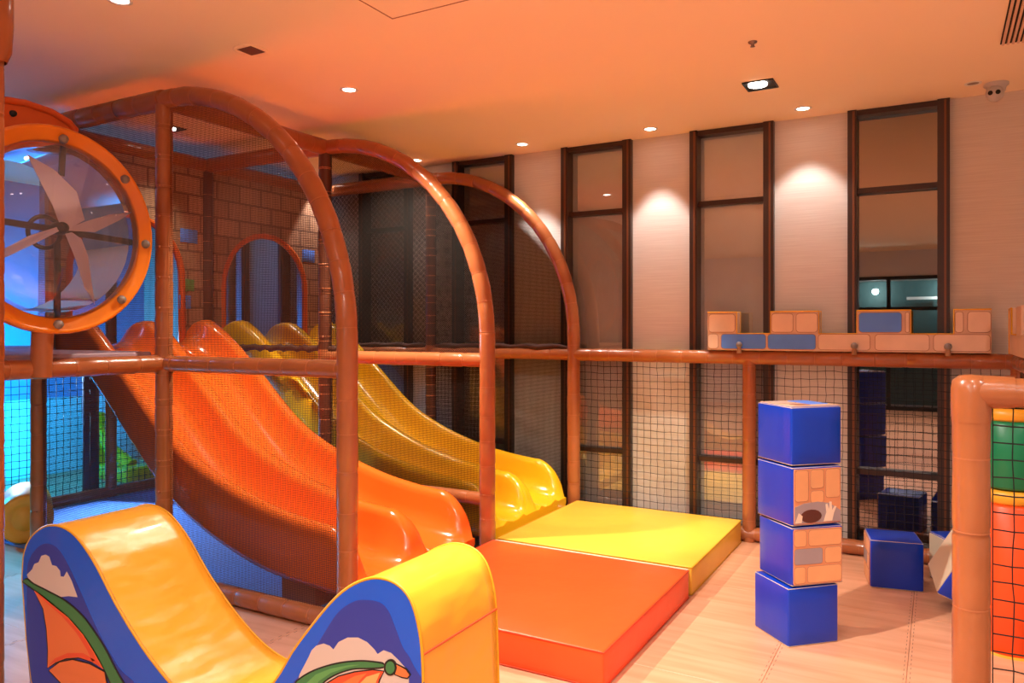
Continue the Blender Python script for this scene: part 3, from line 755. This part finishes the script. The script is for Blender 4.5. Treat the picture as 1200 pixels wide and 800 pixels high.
# ------------------------------------------------------------------ near fence at the right
nf = thing('net_fence', 'close padded pipe post and rail with black net at right edge', 'fence', (0.095, 2.93, 0))
px, py = 0.093, 2.92
foampipe('post', [(px, py, 0), (px, py, 1.2)], nf, 0.055, 0.26)
foampipe('top_rail', [(px, py, 1.2), (1.5, py, 1.2)], nf, 0.047, 0.2)
foampipe('base_rail', [(px, py, 0.05), (1.5, py, 0.05)], nf, 0.047, 0.2)
b = MB(); b.lathe([(0.0565, -0.1), (0.0585, -0.06), (0.059, 0.0), (0.055, 0.035), (0.035, 0.052), (0, 0.056)], (px, py, 1.2), n=20); part('elbow_cap', b, M['foam'], nf)
b = MB(); b.tube([(px, py, 1.2), (px+0.07, py, 1.2), (px+0.12, py, 1.2)], [0.055, 0.053, 0.05], 16); part('elbow_sleeve', b, M['foam'], nf)
cordnet('cord_net', px+0.06, 1.5, 0.08, 1.15, lambda u, v, w: (u, py + w, v), nf, 0.056, 0.0042, 0.003)

# ------------------------------------------------------------------ padded column at the right
DC = 3.35; ac = (1184-600)/FPX; cx, cy = (fv[0]+ac*rv[0])*DC, (fv[1]+ac*rv[1])*DC
pc = thing('padded_column', 'green and red padded play column behind the near net at right', 'padded column', (cx, cy, 0))
zz = lambda y: HCAM - (y-HOR)*DC/FPX
rr_ = 29*DC/FPX
def cyl(z0, z1, r, m, name='segment', lab=None):
    b = MB(); e = 0.012; b.lathe([(0, z0), (r-e, z0), (r, z0+e), (r, z1-e), (r-e, z1), (0, z1)], (cx, cy, 0), n=32); return part(name, b, m, pc, lab)
cyl(zz(492), zz(478), rr_*0.98, M['amber'], 'cap', 'amber cap'); cyl(zz(570), zz(492), rr_, M['greenf'], 'segment', 'green segment')
cyl(zz(588), zz(572), rr_*0.99, M['amber'], 'band', 'amber band'); cyl(zz(778), zz(588), rr_, M['redf'], 'segment', 'red orange segment')
cyl(0, zz(784), rr_*1.15, M['amber'], 'pedestal', 'amber pedestal')
b = MB(); b.lathe([(0.022, zz(479)), (0.022, 1.20)], (cx, cy, 0), n=14); part('hanger', b, M['foam'], pc)

# ------------------------------------------------------------------ foam cubes
def build_cube(name, S, faces, label, cat='cube', group=None):
    """cube with its base centre at the origin; faces: which sides carry a brick print ('+x','-x','+y','-y','+z')"""
    t = thing(name, label, cat, (0, 0, 0), group); h = S/2
    b = MB(); b.rbox((-h, -h, 0), (h, h, S), 0.009, 0.003, 4); part('cushion', b, M['cube_b'], t, fix=True)
    r = 0.0024; q = h-0.003
    for z in (0.004, S-0.004):
        b = MB(); b.tube([(-q, -q, z), (q, -q, z), (q, q, z), (-q, q, z), (-q, -q, z)], r, 5); part('piping', b, M['cube_c'], t)
    for fc, style in faces.items():
        sg = 1 if fc[0] == '+' else -1; ax = fc[1]; hh_ = h + 0.0035
        if ax == 'z': F = lambda u, v, d: (u, v-h, S+0.0035+d)
        elif ax == 'x': F = lambda u, v, d: (sg*(hh_+d), u*sg, v)
        else: F = lambda u, v, d: (-u*sg, sg*(hh_+d), v)
        e = 0.008
        def patch(nm, P, m, d):
            bb = MB(); bb.prism(P, lambda p: F(p[0], p[1], -0.006), lambda p: F(p[0], p[1], d)); return part(nm, bb, m, t, fix=True)
        patch('print_sheet', rrect(-h+e, h-e, e, S-e, 0.006), M['cube_c'] if style == 'plain' else M['print_t'] if ax == 'z' else M['print_o'], 0.0006)
        if style == 'brick':
            rows = [(0.014, 0.085, [(-0.118, -0.065, 't'), (-0.052, 0.118, 't')]), (0.097, 0.165, [(-0.118, 0.022, 'g'), (0.036, 0.118, 't')]), (0.177, 0.246, [(-0.118, -0.06, 't'), (-0.046, 0.118, 't')])]
            if S != 0.26: pass
            for z0, z1, rw in rows:
                for a, c, k in rw:
                    patch('brick_outline', rrect(a-0.002, c+0.002, z0-0.002, z1+0.002, 0.014), M['line'], 0.0012); patch('printed_brick', rrect(a, c, z0, z1, 0.012), M['brick_'+('o' if k == 't' else k)], 0.0018)
        if style == 'column':
            for a, c, z0, z1 in ((-0.116, -0.05, 0.11, 0.246), (-0.036, 0.03, 0.165, 0.246), (0.044, 0.116, 0.12, 0.246), (-0.036, 0.03, 0.10, 0.152)):
                patch('brick_outline', rrect(a-0.002, c+0.002, z0-0.002, z1+0.002, 0.014), M['line'], 0.0012); patch('printed_brick', rrect(a, c, z0, z1, 0.012), M['brick_o'], 0.0018)
            patch('grey_arch_print', [(-0.12, 0.012), (0.12, 0.012), (0.12, 0.06), (0.06, 0.095), (0.0, 0.105), (-0.07, 0.10), (-0.12, 0.085)], M['brick_g'], 0.0022)
            patch('brown_print', [(-0.035+0.055*math.cos(a*PI/8), 0.042+0.03*math.sin(a*PI/8)) for a in range(16)], M['brownp'], 0.0028)
            patch('pale_print', [(0.03, 0.015), (0.075, 0.015), (0.085, 0.05), (0.098, 0.078), (0.088, 0.08), (0.075, 0.062), (0.072, 0.10), (0.062, 0.10), (0.06, 0.066), (0.05, 0.094), (0.04, 0.09), (0.045, 0.055)], M['brick_t'], 0.0030)
            patch('pale_print', [(-0.118, 0.015), (-0.085, 0.015), (-0.08, 0.045), (-0.1, 0.06)], M['brick_t'], 0.0030)
        if style == 'mixed':
            patch('brick_outline', rrect(-0.12, 0.0, 0.13, 0.245, 0.02), M['line'], 0.0012); patch('printed_brick', rrect(-0.115, -0.005, 0.135, 0.24, 0.018), M['cloud'], 0.0018)
            patch('printed_brick', rrect(0.01, 0.115, 0.06, 0.24, 0.018), M['brick_b'], 0.0018)
            patch('brown_print', rrect(-0.08, 0.0, 0.03, 0.10, 0.02), M['line'], 0.0018)
    return t
def place(t, loc, rot): t.location = loc; t.rotation_euler = rot
S = 0.26
# base centre of the stack from its three seen corners
A0 = math.atan2(0.169, 0.171)
def cube_center(px, py, ang): # near corner pixel on plane z=0
    p = onz(px, py, 0); d = (S/2)*math.sqrt(2); return (p[0] + d*math.cos(ang+PI/4), p[1] + d*math.sin(ang+PI/4))
c1 = cube_center(923.7, 759, A0)
t = build_cube('foam_cube', S, {}, 'blue foam cube at the bottom of the stack', group=None); place(t, (c1[0], c1[1], 0), (0, 0, A0))
t = build_cube('foam_cube', S, {'-y': 'brick'}, 'foam cube second from bottom, right side printed with bricks and one grey brick'); place(t, (c1[0]+0.018, c1[1]+0.012, S+0.0068), (0, 0, A0-0.03))
t = build_cube('foam_cube', S, {'-y': 'column'}, 'foam cube third from bottom, right side printed with bricks, hand and dark shape'); place(t, (c1[0]+0.012, c1[1]+0.008, 2*(S+0.0068)), (0, 0, A0+0.015))
t = build_cube('foam_cube', S, {'+z': 'mixed'}, 'topmost foam cube of the stack, two blue sides and printed top'); place(t, (c1[0]+0.012, c1[1]+0.010, 3*(S+0.0068)), (0, 0, A0))
q = onz(1020, 688, 0); ang = math.atan2(0.048, 0.253); S2 = 0.26
t = build_cube('foam_cube', S2, {'-x': 'brick'}, 'single blue foam cube standing alone on floor near window wall')
place(t, (q[0] + S2/2*math.cos(ang) - S2/2*math.sin(ang), q[1] + S2/2*math.sin(ang) + S2/2*math.cos(ang), 0), (0, 0, ang))
t = build_cube('foam_cube', S2, {'-x': 'plain'}, 'blue foam cube on floor behind the tilted one, near right post'); place(t, (0.13, 4.90, 0), (0, 0, 0.5))
t = build_cube('foam_cube', S2, {'-x': 'plain', '+z': 'plain'}, 'tilted blue foam cube with cream top partly behind right post')
R3 = Matrix.Rotation(0.30, 3, 'Z') @ Matrix.Rotation(0.42, 3, 'Y') @ Matrix.Rotation(0.30, 3, 'X')
zmin = min((R3 @ Vector((sx*S2/2, sy*S2/2, sz*S2))).z for sx in (-1, 1) for sy in (-1, 1) for sz in (0, 1))
place(t, (0.085, 4.45, -zmin), R3.to_euler())

# ------------------------------------------------------------------ foreground rocker
Y0, Y1 = 1.68, 2.07
rk = thing('foam_rocker', 'big yellow U-shaped foam saddle with blue printed side in foreground', 'foam rocker', (-2.15, (Y0+Y1)/2, 0))
top = [(-3.139, 0.43), (-3.125, 0.53), (-3.067, 0.605), (-2.953, 0.658), (-2.815, 0.650), (-2.684, 0.568), (-2.534, 0.417), (-2.369, 0.285), (-2.20, 0.195), (-2.03, 0.170), (-1.88, 0.215), (-1.759, 0.339), (-1.672, 0.460), (-1.521, 0.627), (-1.41, 0.698), (-1.319, 0.708), (-1.254, 0.668), (-1.220, 0.570), (-1.211, 0.449)]
topc = catmull(top, 5)
prof = [(-3.04, 0.0), (-3.075, 0.04), (-3.11, 0.20)] + topc + [(-1.205, 0.25), (-1.205, 0.04), (-1.22, 0.0)]
n = len(prof); b = MB(); ny = 9; vs = []
for j in range(ny + 1):
    y = Y0 + (Y1-Y0)*j/ny
    for (x, z) in prof:
        vs.append((x, y, z))
fs = []
for j in range(ny):
    for k in range(n):
        a = j*n+k; q = j*n+(k+1) % n; fs.append((a, q, q+n, a+n))
b.add(vs, fs, True); b.add([(x, Y1, z) for x, z in prof], [tuple(range(n))])
part('cushion', b, M['rock_y'], rk, fix=True)
b = MB(); b.prism(prof, lambda p: (p[0], Y0+0.004, p[1]), lambda p: (p[0], Y0-0.006, p[1])); part('side_panel', b, M['rock_b'], rk, fix=True)
b = MB(); b.tube([(x, Y0-0.003, z) for x, z in prof], 0.005, 6); part('piping', b, M['seam_y'], rk)
b = MB(); b.tube([(x, Y1, z) for x, z in prof], 0.004, 6); part('piping', b, M['seam_y'], rk)
z1_ = ony(497, 762, Y0)[2]
b = MB(); b.tube([(-1.2145, Y0, 0.525), (-1.2135, Y1, 0.525)], 0.0035, 6); part('seam', b, M['seam_o'], rk)
def art(name, pts, fn, m, lvl, sub=4):
    if name == 'inner_print' or (name in ('green_print', 'black_outline') and len(pts) > 15):
        q = pts[-2:] + pts + pts[:2]; c_ = catmull(q, 4); pts = c_[8:-9]
    P = [fn(*p) for p in pts]; P3 = [ony(x, y, Y0) for x, y in P]; pp = [(p[0], max(p[2], 0.01)) for p in P3]
    bb = MB(); d = 0.006 + 0.0007*lvl
    bb.prism(pp, lambda p: (p[0], Y0-0.004, p[1]), lambda p: (p[0], Y0-d, p[1])); return part(name, bb, m, rk, fix=True)
ZL = lambda x, y: (x*0.25, 600+y*0.25)
ZR_ = lambda x, y: (320+x*0.175, 660+y*0.175)
def grow(pts, k):
    n_ = len(pts); ar = sum(pts[i][0]*pts[(i+1) % n_][1]-pts[(i+1) % n_][0]*pts[i][1] for i in range(n_)); s = 1 if ar > 0 else -1; out = []
    for i in range(n_):
        a = pts[i-1]; c = pts[(i+1) % n_]; dx, dy = c[0]-a[0], c[1]-a[1]; l = math.hypot(dx, dy) or 1; out.append((pts[i][0]+dy/l*k*s, pts[i][1]-dx/l*k*s))
    return out
art('inner_print', [(135, 270), (165, 185), (220, 145), (280, 170), (330, 250), (390, 380), (470, 560), (560, 720), (640, 860), (260, 1100), (165, 900), (128, 500)], ZL, M['rock_p'], 1)
art('cloud_print', [(135, 290), (160, 265), (170, 240), (190, 232), (203, 202), (222, 196), (240, 206), (252, 245), (272, 250), (290, 272), (293, 298), (308, 300), (322, 275), (345, 320), (372, 395), (330, 390), (290, 395), (240, 365), (190, 345), (150, 325)], ZL, M['cloud'], 2)
g1 = [(120, 322), (135, 312), (165, 335), (230, 368), (315, 415), (395, 485), (455, 565), (505, 645), (545, 725), (610, 850), (560, 850), (505, 740), (460, 655), (405, 570), (338, 492), (268, 432), (200, 378), (155, 348)]
art('black_outline', grow(g1, 7), ZL, M['black'], 3); art('green_print', g1, ZL, M['green'], 4)
g2 = [(172, 365), (230, 410), (330, 490), (400, 570), (450, 650), (495, 730), (440, 695), (380, 675), (320, 680), (270, 700), (235, 725), (237, 640), (230, 540), (215, 450), (190, 400)]
art('black_outline', grow(g2, 6), ZL, M['black'], 3); art('orange_print', g2, ZL, M['p_or'], 5)
art('deep_orange_print', [(180, 368), (235, 414), (330, 492), (400, 572), (452, 655), (492, 728), (445, 694), (420, 640), (370, 560), (300, 480), (235, 425)], ZL, M['p_or2'], 6)
art('deep_orange_print', [(238, 715), (270, 680), (330, 655), (400, 655), (460, 690), (440, 695), (380, 673), (320, 678), (270, 698)], ZL, M['p_or2'], 6)
g3 = [(242, 736), (290, 700), (350, 688), (430, 708), (500, 745), (520, 860), (360, 860)]
art('black_outline', grow(g3, 6), ZL, M['black'], 4); art('orange_print', g3, ZL, M['p_or'], 5)
art('inner_print', [(150, 900), (190, 735), (330, 500), (440, 330), (540, 255), (620, 240), (720, 255), (780, 310), (830, 430), (880, 560), (940, 660), (985, 900)], ZR_, M['rock_p'], 1)
art('cloud_print', [(190, 735), (250, 620), (270, 575), (300, 545), (350, 530), (390, 545), (415, 570), (450, 520), (510, 490), (580, 490), (640, 520), (690, 570), (710, 600), (750, 575), (800, 592), (850, 640), (900, 695), (920, 760), (920, 900), (150, 900)], ZR_, M['cloud'], 2)
g4 = [(120, 900), (165, 800), (195, 768), (270, 722), (370, 685), (480, 660), (600, 650), (700, 658), (748, 668), (748, 683), (650, 690), (560, 692), (480, 712), (400, 748), (335, 800), (280, 900)]
art('black_outline', grow(g4, 11), ZR_, M['black'], 3); art('green_print', g4, ZR_, M['green'], 4)
art('pale_green_print', [(230, 800), (300, 735), (400, 695), (520, 672), (600, 668), (500, 690), (400, 725), (320, 780), (270, 860)], ZR_, M['leafg'], 5)
g5 = [(300, 900), (370, 800), (450, 752), (560, 722), (680, 708), (752, 716), (722, 770), (690, 900)]
art('black_outline', grow(g5, 9), ZR_, M['black'], 3); art('deep_orange_print', g5, ZR_, M['p_or2'], 4)
art('peach_print', [(560, 900), (590, 800), (640, 750), (730, 722), (705, 780), (680, 900)], ZR_, M['p_pe'], 5); art('orange_print', [(430, 900), (480, 790), (560, 745), (640, 725), (590, 780), (540, 900)], ZR_, M['p_or'], 5)
g6 = [(838, 668), (900, 702), (925, 738), (912, 756), (880, 750), (832, 732)]
art('black_outline', grow(g6, 10), ZR_, M['black'], 4); art('orange_print', g6, ZR_, M['p_or'], 5)
g7 = [(800+30*math.cos(k*PI/8), 687+42*math.sin(k*PI/8)) for k in range(16)]
art('black_outline', grow(g7, 13), ZR_, M['black'], 6); art('green_print', g7, ZR_, M['green'], 7)

# ------------------------------------------------------------------ fan window wheel on the upper deck
XW = -3.60; WC = Vector((XW, 2.075, 1.868))
fw = thing('fan_window', 'round clear window with white fan blades in an orange ring', 'play window', (XW, 2.075, 1.39))
RO = 0.485
b = MB(); b.lathe([(RO-0.075, -0.035), (RO-0.02, -0.045), (RO, -0.03), (RO, 0.015), (RO-0.008, 0.026), (RO-0.018, 0.022), (RO-0.024, 0.016), (RO-0.068, 0.016), (RO-0.075, 0.004), (RO-0.075, -0.035)], WC, (1, 0, 0), 64)
part('ring', b, M['ring'], fw)
b = MB(); pr_ = []
for k in range(13):
    a = (PI/2)*k/12; pr_.append(((RO-0.072)*math.cos(a), 0.0 + 0.12*math.sin(a)))
b.lathe(pr_, WC, (1, 0, 0), 48); part('clear_dome', b, M['plexi'], fw)
b = MB(); b.lathe([(0.37, -0.40), (0.385, -0.03)], WC, (1, 0, 0), 40)
part('clear_tube', b, M['plexi'], fw)
def wy(px, py_, x=XW): p = onx(px, py_, x); return Vector(p)
hub = wy(72, 267, XW-0.03)
b = MB(); b.lathe([(0.03, -0.05), (0.034, 0.0), (0.02, 0.03), (0, 0.034)], hub, (1, 0, 0), 20); part('hub', b, M['bar'], fw)
def bar(a, c, w, nm='bracket_bar'):
    a = Vector(a); c = Vector(c); d = (c-a).normalized(); s = d.cross(Vector((1, 0, 0))).normalized()*w/2; t_ = Vector((0.006, 0, 0))
    bb = MB(); bb.add([a-s-t_, a+s-t_, c+s-t_, c-s-t_, a-s+t_, a+s+t_, c+s+t_, c-s+t_], [(0,1,2,3),(7,6,5,4),(0,4,5,1),(1,5,6,2),(2,6,7,3),(3,7,4,0)]); part(nm, bb, M['bar'], fw, fix=True)
XB = XW-0.06
bar(wy(-40, 252, XB), wy(166, 286, XB), 0.03); bar(wy(67, 285, XB), wy(67, 378, XB), 0.028); bar(wy(74, 166, XB), wy(72, 206, XB), 0.026)
for p in ((74, 163), (68, 380), (170, 286), (146, 210), (142, 351), (-10, 330), (-20, 200)):
    q = wy(p[0], p[1], XW+0.018); b = MB(); b.lathe([(0.02, -0.01), (0.022, 0.006), (0.017, 0.018), (0, 0.023)], q, (1, 0, 0), 16); part('bolt', b, M['knob'], fw)
# blades
blades = [[(80, 268), (98, 258), (88, 225), (62, 200), (34, 180), (45, 205), (62, 240), (70, 262)],
          [(76, 270), (110, 272), (138, 258), (151, 249), (130, 251), (105, 258), (88, 264)],
          [(76, 274), (86, 300), (96, 335), (108, 357), (109, 330), (104, 300), (96, 280), (84, 272)],
          [(70, 270), (40, 285), (8, 300), (-10, 306), (5, 292), (35, 276), (66, 266)],
          [(68, 268), (40, 268), (10, 255), (-5, 240), (20, 246), (50, 256)]]
for P in blades[:4]:
    pp = [wy(x, y, XW-0.02) for x, y in P]; b = MB(); m_ = len(pp)
    tw = lambda p: 0.035*((p - hub).length)/0.35
    b.add([p + Vector((tw(p)*(1 if i < m_/2 else -1)*0.5, 0, 0)) for i, p in enumerate(pp)] + [p + Vector((0.004+tw(p)*(1 if i < m_/2 else -1)*0.5, 0, 0)) for i, p in enumerate(pp)],
          [tuple(range(m_))[::-1], tuple(range(m_, 2*m_))] + [(i, (i+1) % m_, m_+(i+1) % m_, m_+i) for i in range(m_)])
    part('fan_blade', b, M['blade'], fw, fix=True)
b = MB(); hr = wy(52, 272, XW-0.10); b.tube([hr + Vector((0, 0.075*math.cos(a*PI/12), 0.075*math.sin(a*PI/12))) for a in range(25)], 0.011, 8, cap=False); part('hand_wheel', b, M['bar'], fw)
b = MB(); b.tube([(X2+0.03, 2.03, 1.185), (X2+0.045, 2.03, 1.41)], 0.046, 16); part('support_stub', b, M['foam'], fw)
b = MB(); b.lathe([(0.0, -0.012), (0.03, -0.01), (0.034, 0)], (X2+0.03, 2.03, 1.185), n=16); part('stub_cap', b, M['knob'], fw)
# orange hood behind the ring
hx = X2-0.12
P = [onx(x, y, hx) for x, y in ((-60, 112), (-20, 114), (5, 117), (30, 121), (60, 131), (80, 143), (88, 152), (86, 160), (70, 168), (0, 180), (-60, 190))]
hd_ = thing('orange_hood', 'deep orange moulded hood rim above and behind the fan window', 'hood', (hx, P[3][1], P[3][2]))
b = MB(); pl = [(p[1], p[2]) for p in P]; b.prism(pl, lambda p: (hx-0.06, p[0], p[1]), lambda p: (hx, p[0], p[1])); part('shell', b, M['ring2'], hd_, fix=True)
b = MB(); b.tube([(hx, p[1], p[2]) for p in P[:9]], 0.018, 8); part('rim', b, M['ring2'], hd_)
b = MB(); b.lathe([(0.016, 0), (0.014, 0.012), (0, 0.014)], Vector(onx(15, 133, hx)), (1, 0, 0), 12); part('bolt', b, M['bar'], hd_)

# neighbouring frame post at the left picture edge
DN = 2.9; an = (-12-600)/FPX; nx_, ny_ = (fv[0]+an*rv[0])*DN, (fv[1]+an*rv[1])*DN
ep = thing('frame_post', 'padded brown post cut by the left picture edge', 'post', (nx_, ny_, 0))
foampipe('post', [(nx_, ny_, 0), (nx_, ny_, 2.5)], ep, 0.047)
b = MB(); b.lathe([(0.05, 2.42), (0.066, 2.46), (0.072, 2.56), (0.072, 2.7), (0.06, 2.74), (0, 2.745)], (nx_+0.012, ny_, 0), n=16); part('joint_sleeve', b, M['foam'], ep)

# foam roller disc on the floor at far left
D = 4.95; ar_ = (30-600)/FPX; dx_, dy_ = (fv[0]+ar_*rv[0])*D, (fv[1]+ar_*rv[1])*D
dirc = Vector((-dx_, -dy_, 0)).normalized()
fr_ = thing('foam_roller', 'amber foam roller lying on floor at far left behind post', 'roller', (dx_, dy_, 0))
rad = 0.16; cc = Vector((dx_, dy_, rad+0.014))
b = MB(); b.lathe([(0, 0), (rad*0.45, 0.0), (rad*0.5, -0.012), (rad*0.56, 0.0), (rad-0.015, 0.0), (rad, -0.015), (rad, -0.5), (rad-0.01, -0.51), (0, -0.51)], cc, dirc, 36); part('body', b, M['amber'], fr_)
# white slab and yellow rider beyond
b = MB(); b.rbox((-7.3, 2.2, 0.0), (-6.5, 3.35, 0.30), 0.02, 0.005, 3); single('white_slab', b, M['white'], 'bright white foam slab behind the net at far left', 'foam slab')
t = thing('yellow_play_seat', 'yellow moulded play seat on floor beyond frame, under the orange slide', 'play seat', (-6.75, 4.55, 0))
b = MB(); b.rbox((-7.1, 4.35, 0.0), (-6.45, 4.85, 0.14), 0.03, 0.01, 3); part('base', b, M['yellow'], t)
b = MB(); b.rbox((-7.1, 4.33, 0.12), (-6.95, 4.5, 0.62), 0.04, 0.005, 3); part('backrest', b, M['yellow'], t)
b = MB(); b.tube([(-7.02, 4.42, 0.5), (-6.85, 4.45, 0.28), (-6.6, 4.5, 0.14)], 0.06, 12); part('side_arm', b, M['yellow'], t)
